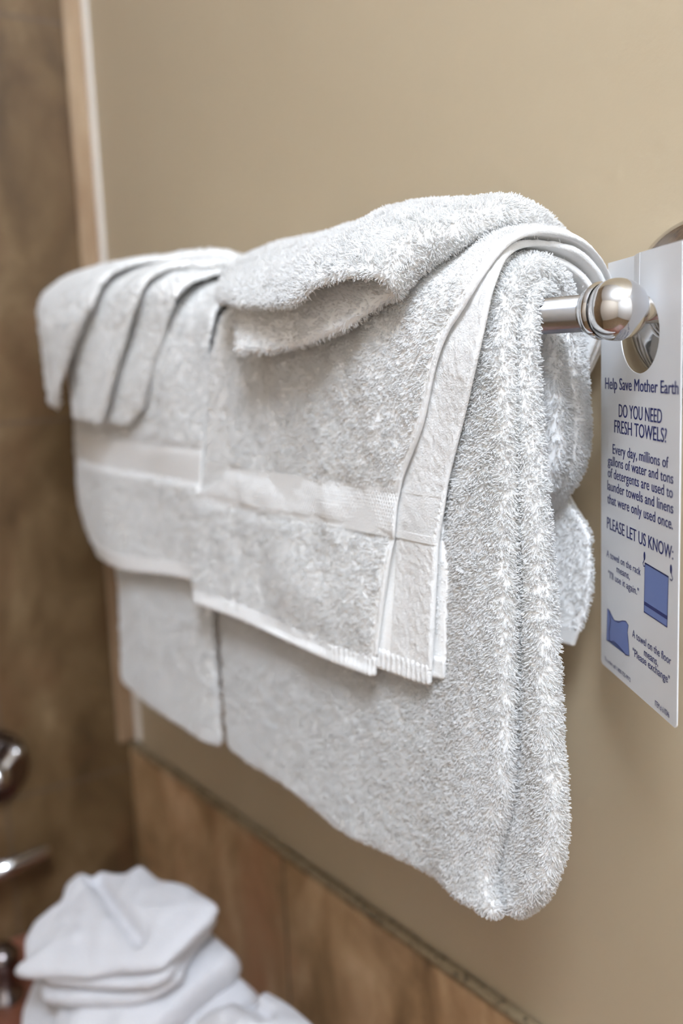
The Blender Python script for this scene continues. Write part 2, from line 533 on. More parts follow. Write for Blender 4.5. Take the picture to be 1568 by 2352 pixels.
# ------------------------------------------------------------------ terry cloth: draped sheets with a loop pile
class Path:
    """profile (d off the wall, z) a towel follows: from its front end up over the bar and down the back; extra columns ride along"""
    def __init__(self, rows):
        R = np.array(rows, float)
        # Catmull-Rom, chord-length
        ch = np.concatenate([[0], np.cumsum(np.hypot(np.diff(R[:, 0]), np.diff(R[:, 1])))])
        self.keys = ch
        s = np.arange(0, ch[-1], 0.0012)
        out = np.zeros((len(s), R.shape[1]))
        for c in range(R.shape[1]):
            y = R[:, c]; m = np.zeros(len(y))
            dl = np.diff(y) / np.diff(ch)
            m[1:-1] = (dl[:-1] * np.diff(ch)[1:] + dl[1:] * np.diff(ch)[:-1]) / (ch[2:] - ch[:-2])
            if c >= 2:
                flat = dl[:-1] * dl[1:] <= 0; m[1:-1][flat] = 0
            m[0], m[-1] = dl[0], dl[-1]
            i = np.clip(np.searchsorted(ch, s, 'right') - 1, 0, len(ch) - 2)
            h = ch[i + 1] - ch[i]; t = (s - ch[i]) / h
            out[:, c] = ((2 * t**3 - 3 * t**2 + 1) * y[i] + (t**3 - 2 * t**2 + t) * h * m[i] + (-2 * t**3 + 3 * t**2) * y[i + 1] + (t**3 - t**2) * h * m[i + 1])
        self.s = s; self.c = out; self.L = s[-1]
        T = np.gradient(out[:, :2], s, axis=0)
        T /= np.linalg.norm(T, axis=1)[:, None]
        self.T = T

    def ev(self, s):
        sc = np.clip(s, 0, self.L)
        f = lambda a: np.interp(sc, self.s, a)
        cols = [f(self.c[:, k]) for k in range(self.c.shape[1])]
        tx, tz = f(self.T[:, 0]), f(self.T[:, 1])
        ln = np.hypot(tx, tz); tx, tz = tx / ln, tz / ln
        over = s - sc
        cols[0] = cols[0] + tx * over; cols[1] = cols[1] + tz * over
        return cols, np.stack([tz, -tx], -1)          # outward normal in (d, z)

    def s_at_z(self, z, front=True):
        top = np.argmax(self.c[:, 1])
        if front:
            return np.interp(z, self.c[:top + 1, 1], self.s[:top + 1])
        return np.interp(-z, -self.c[top:, 1], self.s[top:])


class Grid:
    """closed tube of quads made of rings; keeps what the pile needs to know"""
    def __init__(self):
        self.V = []; self.Q = []; self.W = []; self.n = 0

    def add(self, V, weight, closed=True):
        r, c = V.shape[:2]
        idx = np.arange(r * c).reshape(r, c) + self.n
        nx = np.roll(idx, -1, axis=1)
        a = idx[:-1]; b = nx[:-1]; cc = nx[1:]; d = idx[1:]
        if not closed: a, b, cc, d = a[:, :-1], b[:, :-1], cc[:, :-1], d[:, :-1]
        self.Q.append(np.stack([a, b, cc, d], -1).reshape(-1, 4))
        self.V.append(V.reshape(-1, 3)); self.W.append(np.broadcast_to(weight, (r, c)).reshape(-1))
        self.n += r * c

    def arrays(self):
        return np.concatenate(self.V), np.concatenate(self.Q), np.concatenate(self.W)


def sheet(G, P, cols, n_in, n_out, nu=70, nt=None, s0=0.0, s1=None, xform=None, disp=None, weight=None, xpad=(0, 0), cap=True, back_w=0.35):
    """one thickness of cloth following path P. cols = (XL column, XR column). n_in, n_out: numbers or f(u, s). s0, s1: numbers or f(u) of the ends."""
    s1 = P.L if s1 is None else s1
    fn = lambda f, *a: f(*a) if callable(f) else np.full(np.broadcast(*a).shape if len(a) > 1 else np.shape(a[0]), float(f))
    ncap = 7
    uo = np.linspace(0, 1, nu); nc = nu // 2; ui = np.linspace(1, 0, nc)
    th = np.linspace(np.pi / 2, -np.pi / 2, ncap + 2)[1:-1]
    # ring coordinates: u, position in thickness (-1 inner, +1 outer), sideways push in thickness units
    u = np.concatenate([uo, np.ones(ncap), ui, np.zeros(ncap)])
    q = np.concatenate([np.ones(nu), np.sin(th), -np.ones(nc), -np.sin(th)])
    e = np.concatenate([np.zeros(nu), np.cos(th), np.zeros(nc), -np.cos(th)])
    a0 = fn(s0, u); a1 = fn(s1, u)
    nt = nt or max(8, int((np.max(a1) - np.min(a0)) / 0.003))
    t = np.linspace(0, 1, nt)
    k = np.linspace(0, 1, 5)[:-1] if cap else np.array([])
    # rows: front end rounding, body, back end rounding
    rows = []
    for f in k: rows.append((0.0, -math.cos(f * np.pi / 2), math.sin(f * np.pi / 2)))
    for f in t: rows.append((f, 0.0, 1.0))
    for f in k[::-1]: rows.append((1.0, math.cos(f * np.pi / 2), math.sin(f * np.pi / 2)))
    rt = np.array([r[0] for r in rows])[:, None]; rx = np.array([r[1] for r in rows])[:, None]; rs = np.array([r[2] for r in rows])[:, None]
    S = a0[None] + (a1 - a0)[None] * rt
    U = np.broadcast_to(u, S.shape)
    ni = fn(n_in, U, S); no = fn(n_out, U, S)
    mid = 0.5 * (ni + no); hf = 0.5 * (no - ni)
    S = S + rx * hf
    cl, NN = P.ev(S)
    XL, XR = cl[cols[0]] + xpad[0] + hf, cl[cols[1]] + xpad[1] - hf
    X = XL + (XR - XL) * U + e[None] * hf * rs
    if disp is not None:
        mid = mid + 0.5 * (1 + q[None]) * disp(X, S, U)
    nn = mid + q[None] * hf * rs
    D = cl[0] + NN[..., 0] * nn; Z = cl[1] + NN[..., 1] * nn
    V = np.stack([X, -D, Z], -1)
    if xform is not None: V = xform(V)
    w_ = np.where(q > -0.5, 1.0, back_w)[None] * np.ones_like(S)
    # hidden lower back gets a thinner pile
    if weight is not None: w_ = w_ * weight(X, S, U, q[None] * np.ones_like(S), S - a0[None])
    G.add(V, w_)
    return V


def pile(V, Q, W, density, length, radius, seed, lean=0.55, droop=0.25, flip=1.0, lenw=None):
    """terry loops: short bent yarns standing on the cloth"""
    g = np.random.default_rng(seed)
    p = V[Q]
    n = np.cross(p[:, 2] - p[:, 0], p[:, 3] - p[:, 1]); ar = np.linalg.norm(n, axis=1) / 2
    n = n / (np.linalg.norm(n, axis=1)[:, None] + 1e-12) * flip
    # smooth normals on the vertices
    vn = np.zeros_like(V)
    for k in range(4): np.add.at(vn, Q[:, k], n * ar[:, None])
    vn /= np.linalg.norm(vn, axis=1)[:, None] + 1e-12
    wq = W[Q].mean(1)
    cnt = g.poisson(ar * density * wq)
    f = np.repeat(np.arange(len(Q)), cnt)
    a, b = g.random(len(f)), g.random(len(f))
    wts = np.stack([(1 - a) * (1 - b), a * (1 - b), a * b, (1 - a) * b], -1)
    B = (p[f] * wts[..., None]).sum(1)
    NV = (vn[Q[f]] * wts[..., None]).sum(1); NV /= np.linalg.norm(NV, axis=1)[:, None] + 1e-12
    m = len(B)
    fld = np.stack([noise3(B, 0.011, seed + 1), noise3(B, 0.011, seed + 2), noise3(B, 0.011, seed + 3)], -1)
    fld2 = np.stack([noise3(B, 0.0042, seed + 5), noise3(B, 0.0042, seed + 6), noise3(B, 0.0042, seed + 7)], -1)
    L = length * (0.75 + 0.5 * g.random(m)) * (1 + 0.25 * noise3(B, 0.006, seed + 9))
    if lenw is not None: L = L * lenw(B)
    d0 = NV + lean * 0.8 * fld + lean * 0.8 * fld2 + 0.20 * g.normal(size=(m, 3)); d0[:, 2] -= droop * 0.5
    d0 /= np.linalg.norm(d0, axis=1)[:, None]
    d1 = d0 + lean * 0.8 * fld2 + 0.38 * g.normal(size=(m, 3)); d1[:, 2] -= droop
    d1 /= np.linalg.norm(d1, axis=1)[:, None]
    # keep the tips off the cloth
    dn = (d1 * NV).sum(1); d1 += NV * np.clip(0.12 - dn, 0, None)[:, None]; d1 /= np.linalg.norm(d1, axis=1)[:, None]
    pts = np.stack([B - NV * 0.0006, B + d0 * (L * 0.45)[:, None], B + d0 * (L * 0.55)[:, None] + d1 * (L * 0.32)[:, None],
                    B + d0 * (L * 0.55)[:, None] + d1 * (L * 0.52)[:, None]], 1)
    rad = radius * (0.85 + 0.3 * g.random(m))
    rr = rad[:, None] * np.array([0.85, 1.0, 1.0, 0.7])[None]
    t = g.normal(size=(m, 3)); e1 = np.cross(d0, t); e1 /= np.linalg.norm(e1, axis=1)[:, None] + 1e-9; e2 = np.cross(d0, e1)
    ns = 3
    ang = np.arange(ns) * 2 * np.pi / ns
    ring = e1[:, None] * np.cos(ang)[None, :, None] + e2[:, None] * np.sin(ang)[None, :, None]
    VV = pts[:, :, None] + ring[:, None] * rr[:, :, None, None]
    base = (np.arange(m) * 4 * ns)[:, None]
    q = []
    for i in range(3):
        for k in range(ns):
            k2 = (k + 1) % ns
            q.append([i * ns + k, i * ns + k2, (i + 1) * ns + k2, (i + 1) * ns + k])
    q.append([3 * ns, 3 * ns + 1, 3 * ns + 2, 3 * ns + 2])
    q = np.array(q)
    tip = q[-1:]; q = q[:-1]
    QQ = (base[:, :, None] + q[None]).reshape(-1, 4)
    return VV.reshape(-1, 3), QQ


def terry_object(name, G, dens=330e3, length=0.0036, radius=0.00048, seed=1, parent=None, flip=1.0, **kw):
    V, Q, W = G.arrays()
    PV, PQ = pile(V, Q, W, dens, length, radius, seed, flip=flip, **kw)
    me = quads_mesh(name, np.concatenate([V, PV]), np.concatenate([Q, PQ + len(V)]))
    me.materials.append(MT['terry']); me.materials.append(MT['loops'])
    mi = np.zeros(len(me.polygons), dtype=np.int32); mi[len(Q):] = 1
    me.polygons.foreach_set('material_index', mi)
    return link(name, me, None, parent)


def plain_object(name, G, m, parent):
    V, Q, W = G.arrays()
    return link(name, quads_mesh(name, V, Q), m, parent)


FLIP = 1.0


def wrinkle(seed, amp, sx, ss):
    return lambda X, S, U: amp * noise3(np.stack([X / sx, S / ss, np.zeros_like(X)], -1), 1.0, seed)


# ---- near bath towel
def bath_near():
    rows = [(.0868, -.338, -.315, .012, .002), (.0866, -.322, -.319, .026, -.004), (.0864, -.298, -.320, .036, .000), (.0862, -.272, -.321, .039, .0085), (.0860, -.224, -.321, .0355, .0125),
            (.0858, -.176, -.320, .0335, .0145), (.0858, -.107, -.319, .0275, .0160), (.0858, -.040, -.319, .0215, .0170), (.0855, -.006, -.319, .0195, .0160),
            (.0828, .0070, -.319, .0170, .0150), (.0750, .0106, -.319, .0120, .0115), (.0672, .0070, -.319, .0080, .0085), (.0635, -.006, -.319, .0045, .0060),
            (.0600, -.040, -.319, .0045, .0060), (.0570, -.095, -.319, -.006, -.004), (.0570, -.120, -.319, -.032, -.030), (.0570, -.200, -.319, -.036, -.034),
            (.0600, -.325, -.319, -.030, -.030)]
    P = Path(rows)
    G = Grid()
    sb = P.s_at_z(-.02, False)
    wt = lambda X, S, U, q, r: np.where(S > sb + 0.12, 0.25, 1.0) * np.where((q < -.5) & (U < .85), np.where((S > sb - .03) & (U > .7), .9, .12), 1.0)
    st = float(P.s[np.argmax(P.c[:, 1])])
    sq = lambda S: 1 - .27 * np.exp(-((S - st) / .028) ** 2)          # pressed flat where it bends over the bar
    w1 = wrinkle(11, .0022, .055, .09); w2 = wrinkle(12, .0015, .03, .12)
    def d1(X, S, U):
        # outer fold: belly to the fold edge, shallow vertical rolls, lower edge pulled in
        v = w1(X, S, U) + w2(X, S, U)
        v = v + .0035 * np.exp(-((U - .93) / .07) ** 2)
        return v
    sheet(G, P, (2, 4), (lambda U, S: .0126 * sq(S)), (lambda U, S: (.0222 + .0035 * sstep(.80, .96, U)) * sq(S)), nu=120, disp=d1, weight=wt, s0=lambda u: .004 * np.sin(u * 9) + .006 * (1 - sstep(0, .1, u)))
    sheet(G, P, (2, 3), .0000, (lambda U, S: (.0120 + .0025 * sstep(.955, .99, U)) * sq(S)), nu=90, disp=wrinkle(13, .0012, .04, .06), weight=wt, s0=lambda u: .003 * np.sin(u * 7 + 1))
    o = terry_object('bath_towel', G, 1000e3, .0026, .00038, 101, lean=.45, droop=.25)
    tag(o, 'large thick white bath towel at the near end of the bar, beside the notice', 'towel', 'bath towels over the bar')
    return o


def bath_far():
    rows = [(.0868, -.338, -.574, -.3455), (.0866, -.322, -.575, -.3455), (.0862, -.272, -.576, -.3455), (.0860, -.224, -.577, -.3455),
            (.0858, -.107, -.580, -.3455), (.0858, -.040, -.582, -.3455), (.0855, -.006, -.582, -.3455),
            (.0828, .0070, -.582, -.3455), (.0750, .0106, -.582, -.3455), (.0672, .0070, -.582, -.3455), (.0635, -.006, -.582, -.3455),
            (.0600, -.040, -.582, -.3455), (.0570, -.120, -.582, -.3455), (.0570, -.200, -.582, -.3455), (.0600, -.325, -.582, -.3455)]
    P = Path(rows); G = Grid()
    wt = lambda X, S, U, q, r: np.where((q < -.5) | (S > P.s_at_z(0, False)), .15, 1.0)
    w1 = wrinkle(21, .003, .06, .1)
    up = lambda u: .030 * (1 - sstep(0, .16, u)) + .010 * (1 - sstep(.1, .5, u)) - .004 * sstep(.6, 1, u)
    def xf(V):
        k = 1 - sstep(-.578, -.53, V[..., 0])
        V = V.copy(); V[..., 1] += .022 * k
        fr = (V[..., 1] < -.080) & (V[..., 2] < .0)
        V[..., 1] += np.where(fr, .004 * sstep(-.375, -.342, V[..., 0]) * sstep(0, -.05, V[..., 2]), 0)
        return V
    sheet(G, P, (2, 3), (lambda U, S: .0105 + .0045 * sstep(.82, .97, U)), .0205, nu=100, disp=w1, weight=wt, s0=up, xform=xf)
    sheet(G, P, (2, 3), .0000, .0100, nu=40, weight=wt, s0=lambda u: up(u) + .002, xform=xf, xpad=(0, -.045))
    o = terry_object('bath_towel', G, 520e3, .0028, .00050, 102, lean=.45)
    tag(o, 'large white bath towel at the far end of the bar, near the tiled wall', 'towel', 'bath towels over the bar')
    return o


# ---- near hand towel: three thicknesses, woven border, ribbed hem
def hand_near():
    #        d      z      A: XL     XR     B: XL     XR     C: XL     XR
    rows = [(.1115, -.2085, -.326, -.0865, -.325, -.0400, -.290, -.0330),
            (.1115, -.1750, -.325, -.0785, -.325, -.0360, -.290, -.0300),
            (.1115, -.1410, -.322, -.0690, -.323, -.0320, -.290, -.0265),
            (.1115, -.1200, -.308, -.0630, -.316, -.0290, -.285, -.0290),
            (.1117, -.1020, -.268, -.0590, -.306, -.0240, -.28, -.0300),
            (.1118, -.0900, -.256, -.0545, -.302, -.0210, -.275, -.0290),
            (.1120, -.0620, -.252, -.0370, -.296, -.0100, -.270, -.0210),
            (.1128, -.0060, -.246, -.0080, -.278, .0120, -.265, -.0060),
            (.1088, .0120, -.244, .0085, -.270, .0145, -.262, .0060),
            (.0970, .0248, -.246, .0125, -.265, .0100, -.275, .0040),
            (.0750, .0308, -.250, .0120, -.265, .0055, -.275, .0000),
            (.0500, .0258, -.250, .0150, -.265, .0120, -.275, .0060),
            (.0330, .0125, -.250, .0120, -.265, .0110, -.275, .0080),
            (.0260, -.0045, -.250, .0060, -.265, .0060, -.275, .0060),
            (.0250, -.0250, -.250, -.0080, -.265, -.0060, -.275, -.0040),
            (.0270, -.0600, -.250, -.0300, -.265, -.0260, -.275, -.0200),
            (.0290, -.1000, -.250, -.0300, -.265, -.0260, -.275, -.0200),
            (.0290, -.1300, -.250, -.0120, -.265, -.0070, -.275, .0010),
            (.0290, -.1720, -.250, -.0140, -.265, -.0090, -.275, -.0010),
            (.0300, -.1960, -.250, -.0220, -.265, -.0170, -.275, -.0110)]
    P = Path(rows)
    top = P.s_at_z(.0298)
    sz = lambda z: P.s_at_z(z)
    bt, bb = sz(-.0935), sz(-.1235)          # woven border between these
    hem = sz(-.2015)
    bw = lambda X: .006 * np.sin(X * 40 + .5) * 0.3   # border sags slightly
    w1 = wrinkle(31, .0026, .045, .05); w2 = wrinkle(32, .0012, .018, .03)

    def dA(X, S, U):
        v = w1(X, S, U) * (1 - sstep(bt, bt + .05, S) * .2) + w2(X, S, U)
        # bulge towards the right edge in the upper half, puckers along the woven border
        v = v + .004 * np.exp(-((U - .80) / .14) ** 2) * sstep(bb, bt + .06, S)
        v = v - .0009 * np.exp(-((S - bt + .002 - bw(X)) / .005) ** 2) * (0.6 + .6 * np.sin(X * 95))
        v = v - .0014 * np.exp(-((S - bb - bw(X)) / .004) ** 2)
        v = v + .0006 * np.exp(-((S - (bt + bb) / 2) / .006) ** 2) * (0.5 + .5 * np.sin(X * 60 + 2))
        v = v + .0030 * np.exp(-((S - sz(-.165)) / .03) ** 2) * np.exp(-((U - .75) / .2) ** 2)
        return v * sstep(0, .004, S + .002)
    s0A = lambda u: .0035 * (1 - u) * 0 + .0025 * np.sin(u * 5.0 + 0.4) - .001
    wA = lambda X, S, U, q, r: (r > .0075) * (1 - ((S > bb) & (S < bt) & (q > .3)) * 1.0) * np.where(q < -.5, .1, 1) * np.where(S > top + .04, .5, 1) * (U < .985)
    thin = lambda lo, hi, w: (lambda U, S: lo + (hi - w - lo) * sstep(.945, .985, U))
    G = Grid()
    sheet(G, P, (2, 3), thin(.0105, .0138, .0018), .0138, nu=130, s0=s0A, disp=dA, weight=wA)
    # second thickness: low pile, smooth towards its edge
    wB = lambda X, S, U, q, r: (r > .0075) * np.where(q < -.5, .1, 1) * (U < .80) * np.where((U > .20) | (S < sz(-.11)), 1, .55)
    dB = wrinkle(33, .0010, .02, .03)
    sheet(G, P, (4, 5), thin(.0052, .0090, .0018), .0090, nu=60, s0=.002, disp=dB, weight=wB)
    bk = P.s_at_z(-.05, False)
    wC = lambda X, S, U, q, r: (r > .0075) * np.where(S > bk, (U > .6) * (S < P.L - .008) * 1.0, np.where(np.abs(q) > .5, .15, 1) * (U < .98))
    sheet(G, P, (6, 7), .0004, .0036, nu=50, s0=.006, disp=wrinkle(34, .0012, .02, .02), weight=wC)
    o = terry_object('hand_towel', G, 900e3, .0018, .00036, 103, lean=.8, droop=.25,
                     lenw=lambda B: np.where((B[:, 0] > -.05 - .2 * (B[:, 2] < -.05) * 0) & (B[:, 1] > -.1215) & (B[:, 1] < -.105), .55, 1.0))
    tag(o, 'white hand towel with ribbed hem over the large near towel, beside the chrome ball', 'towel', 'hand towels over the bar')

    # ribbed hems at the front ends
    for cols, ni, no, s0, nm, nn, ds in (((2, 3), .0105, .0138, s0A, 'hem', 700, dA), ((4, 5), .0052, .0090, (lambda u: .002 + 0 * u), 'hem', 260, dB), ((6, 7), .0004, .0036, (lambda u: .006 + 0 * u), 'hem', 90, None)):
        g = Grid()
        def rib(X, S, U, ds=ds):
            v = .00065 * np.sin(X * 2 * np.pi / .0045 + 1.5 * np.sin(X * 130)) + .0003 * np.sin(X * 2 * np.pi / .0014 + 1)
            return v + (ds(X, S, U) if ds else 0)
        sheet(g, P, cols, ni - .0004, no + .0012, nu=nn, nt=8, s0=lambda u, s0=s0: s0(u) - .0004, s1=lambda u, s0=s0: s0(u) + .0082, disp=rib, weight=None, xpad=(-.0004, .0004))
        plain_object(nm, g, MT['woven'], o)
    g = Grid()
    sheet(g, P, (6, 7), -.0002, .0042, nu=200, nt=8, s0=P.L - .0085, s1=P.L + .0004, disp=lambda X, S, U: .0004 * np.sin(X * 2 * np.pi / .0036), xpad=(-.0004, .0004))
    plain_object('hem', g, MT['woven'], o)
    # woven border bands on the two front thicknesses
    for cols, no, nn, ds in (((2, 3), .0138, 500, dA), ((4, 5), .0090, 220, dB)):
        g = Grid()
        def weave(X, S, U, ds=ds):
            q = (S - bb) / .0023
            k = np.floor(q)
            v = .00050 * np.sin(X * 2 * np.pi / .0026 + k * 2.2) * np.abs(np.sin(q * np.pi)) + .0003 + .0003 * noise3(np.stack([X / .006, S / .006, 0 * X], -1), 1, 77)
            plain = (S < bb + .0045) | (S > bt - .003)
            return np.where(plain, .0004, v) + (ds(X, S, U) if ds else 0)
        sheet(g, P, cols, no - .0010, no + (.0005 if nn == 500 else .0009), nu=nn, nt=110, s0=bb, s1=bt, disp=weave, xpad=(.0005, .0006), cap=False)
        plain_object('woven_border', g, MT['woven'], o)
    # selvedges: narrow smooth bands along the right edges
    for cxr, ni, no, wd, ds, z0, nm in ((3, .0120, .0138, .0024, dA, -.2, 'selvedge'), (5, .0064, .0090, .0360, dB, -.2, 'selvedge')):
        rows2 = [list(r[:2]) + [r[cxr] - wd, r[cxr]] for r in rows]
        P2 = Path(rows2)
        g = Grid()
        def dd(X, S, U, ds=ds):
            UU = np.ones_like(U)
            return ds(X, S, UU) + .0003 + .00022 * noise3(np.stack([X / .004, S / .004, 0 * X], -1), 1, 78) + .0003 * noise3(np.stack([X / .0016, S / .0016, 0 * X], -1), 1, 79)
        sheet(g, P2, (2, 3), ni - .0002, no + .0004, nu=24 if cxr == 3 else 60, nt=420, s0=.010, s1=P.s_at_z(-.19, False), disp=dd, xpad=(0, .0010))
        plain_object(nm, g, MT['woven'], o)
    return o


def hand_far():
    rows = [(.1095, -.2060, -.566, -.333, -.660), (.1095, -.1900, -.598, -.332, -.660), (.1095, -.1680, -.618, -.330, -.662), (.1095, -.1340, -.624, -.318, -.668),
            (.1095, -.0670, -.624, -.303, -.660), (.1095, .0000, -.607, -.290, -.625), (.1060, .0180, -.607, -.285, -.62), (.0950, .0300, -.607, -.283, -.62),
            (.0750, .0360, -.607, -.283, -.62), (.0550, .0300, -.607, -.283, -.62), (.0420, .0140, -.607, -.283, -.62), (.0370, -.0200, -.607, -.283, -.62),
            (.0350, -.1900, -.607, -.283, -.62)]
    P = Path(rows)
    top = P.s_at_z(.035); sz = P.s_at_z
    up = lambda u: .012 * sstep(.3, 1, u) + .002
    bt, bb = sz(-.0830), sz(-.1130)
    w1 = wrinkle(41, .003, .06, .06)
    def xf(V):
        V = V.copy(); k = np.clip((-.515 - V[..., 0]) / .1, 0, 1.4); V[..., 1] += .016 * k ** 1.2
        return V
    def dA(X, S, U):
        v = w1(X, S, U) + .0022 * sstep(bb + .003, bb - .003, S)
        v = v - .0012 * np.exp(-((S - bt) / .004) ** 2)
        return v
    wA = lambda X, S, U, q, r: (r > .009) * (1 - ((S > bb) & (S < bt) & (q > .3)) * 1.0) * np.where(q < -.5, .1, 1) * np.where(S > top + .02, .3, 1)
    G = Grid()
    sheet(G, P, (2, 3), .0062, .0105, nu=90, s0=up, disp=dA, weight=wA, xform=xf)
    sheet(G, P, (4, 3), .0003, .0050, nu=60, s0=sz(-.165), disp=wrinkle(42, .002, .05, .05), weight=lambda X, S, U, q, r: np.where(U < .3, 1, .1), xform=xf, xpad=(0, -.01))
    o = terry_object('hand_towel', G, 520e3, .0020, .00046, 104, lean=.7)
    tag(o, 'white hand towel with flat woven band, hanging at the far end of the bar', 'towel', 'hand towels over the bar')
    g = Grid()
    rib = lambda X, S, U: .0005 * np.sin(X * 2 * np.pi / .006) + dA(X, S, U)
    sheet(g, P, (2, 3), .0058, .0118, nu=300, nt=8, s0=lambda u: up(u) - .0005, s1=lambda u: up(u) + .0098, disp=rib, xform=xf, xpad=(-.0004, .0004))
    plain_object('hem', g, MT['woven'], o)
    g = Grid()
    sheet(g, P, (2, 3), .0095, .0109, nu=120, nt=50, s0=bb, s1=bt, disp=dA, xform=xf, cap=False)
    plain_object('woven_border', g, MT['woven'], o)
    return o


# ---- near washcloth: folded once, fold to the right, open to the left
def wash_near():
    #        d      z     XL      XR
    rows = [(.1425, -.0060, -.208, -.0310), (.1375, .0090, -.214, -.0300), (.1300, .0220, -.232, -.0230), (.1145, .0355, -.258, -.0080),
            (.0950, .0440, -.285, -.0030), (.0750, .0468, -.292, -.0040), (.0550, .0420, -.292, -.0080), (.0385, .0285, -.292, -.0080),
            (.0300, .0080, -.292, -.0080), (.0280, -.0160, -.292, .0000)]
    P = Path(rows)
    G = Grid()
    nu = 110
    T = .0060
    def total(u, s):
        k = np.interp(u, [0, .25, .45, .65, .78, .9, 1], [.0125, .0170, .0180, .0205, .0250, .0225, .0205])
        return k + .0095 * (1 - sstep(0, .05, s)) * (1 - sstep(.9, 1, u) * .4)
    ncap = 7
    tc = np.linspace(np.pi / 2, -np.pi / 2, ncap + 2)[1:-1]
    nb = 14; tb = np.linspace(np.pi / 2, -np.pi / 2, nb + 2)[1:-1]
    u1 = np.linspace(0, 1, nu)
    # ring: upper sheet top, outer fold, lower sheet underside, left cap, lower sheet top, inner fold, upper sheet underside, left cap
    kinds = ([('ut', x, 0) for x in u1] + [('of', 1, x) for x in tb] + [('lb', x, 0) for x in u1[::-1]] + [('lc', 0, x) for x in tc[::-1]] +
             [('lt', x, 0) for x in u1] + [('if', 1, x) for x in tb[::-1]] + [('ub', x, 0) for x in u1[::-1]] + [('uc', 0, x) for x in tc[::-1]])
    u = np.array([k[1] for k in kinds], float)
    kk = np.linspace(0, 1, 5)[:-1]
    nt = 70
    rowsP = [(0, -math.cos(f * np.pi / 2), math.sin(f * np.pi / 2)) for f in kk] + [(f, 0, 1) for f in np.linspace(0, 1, nt)] + [(1, math.cos(f * np.pi / 2), math.sin(f * np.pi / 2)) for f in kk[::-1]]
    V = np.zeros((len(rowsP), len(u), 3)); Wt = np.ones((len(rowsP), len(u)))
    w1 = wrinkle(51, .0024, .05, .04); w2 = wrinkle(52, .0010, .02, .02)
    for i, (t, rx, rs) in enumerate(rowsP):
        # how far up the cloth each thickness starts
        up = {'u': .0200 + .006 * np.sin(u * 3.0 + 2.6) + .004 * sstep(.0, .25, .25 - u) + .008 * sstep(.66, .9, u), 'l': np.interp(u, [0, .3, .55, .8, 1], [-.004, -.0045, -.001, .007, .022])}
        frac = np.array([{'ut': 1, 'ub': 1, 'uc': 1, 'lb': 0, 'lt': 0, 'lc': 0}.get(k[0], .5 + .5 * math.sin(k[2])) for k in kinds])
        s0 = up['l'] * (1 - frac) + up['u'] * frac
        s = s0 + (P.L - s0) * t
        tot = total(u, s)
        # centre of each thickness
        n = np.zeros(len(u)); ex = np.zeros(len(u)); hf = T / 2
        cu = tot - hf; cl_ = np.full(len(u), hf)
        for j, k in enumerate(kinds):
            a = k[0]
            if a == 'ut': n[j] = cu[j] + hf * rs
            elif a == 'ub': n[j] = cu[j] - hf * rs
            elif a == 'lb': n[j] = cl_[j] - hf * rs
            elif a == 'lt': n[j] = cl_[j] + hf * rs
            elif a == 'uc': n[j] = cu[j] + hf * rs * math.sin(k[2]); ex[j] = -hf * math.cos(k[2]) * rs
            elif a == 'lc': n[j] = cl_[j] + hf * rs * math.sin(k[2]); ex[j] = -hf * math.cos(k[2]) * rs
            else:
                R0 = (cu[j] - cl_[j]) / 2; c0 = (cu[j] + cl_[j]) / 2
                R = R0 + (hf * rs if a == 'of' else -hf * rs)
                n[j] = c0 + R * math.sin(k[2]); ex[j] = R * math.cos(k[2])
        s = s + rx * hf
        cl, NN = P.ev(s)
        X = cl[2] + hf + (cl[3] - .012 - cl[2] - hf) * u + ex
        X = X + .012 * (1 - frac) * (1 - u) ** 2 * (1 - sstep(0.02, .06, s))
        dsp = (w1(X, s, u) + w2(X, s, u)) * frac
        n = n + dsp
        D = cl[0] + NN[:, 0] * n; Z = cl[1] + NN[:, 1] * n
        Z = Z - .006 * sstep(.235, .30, -X)
        V[i] = np.stack([X, -D, Z], -1)
        Wt[i] = np.array([{'ut': 1, 'of': 1, 'lb': .35, 'lt': .25, 'if': .15, 'ub': .15}.get(k[0], 1) for k in kinds]) * (.4 if t > .85 else 1)
    G.add(V, Wt)
    o = terry_object('washcloth', G, 1000e3, .0025, .00036, 105, lean=.6, droop=.25)
    tag(o, 'white washcloth folded in two, lying on top of the near hand towel', 'washcloth', 'washcloths on top of the towels')
    return o


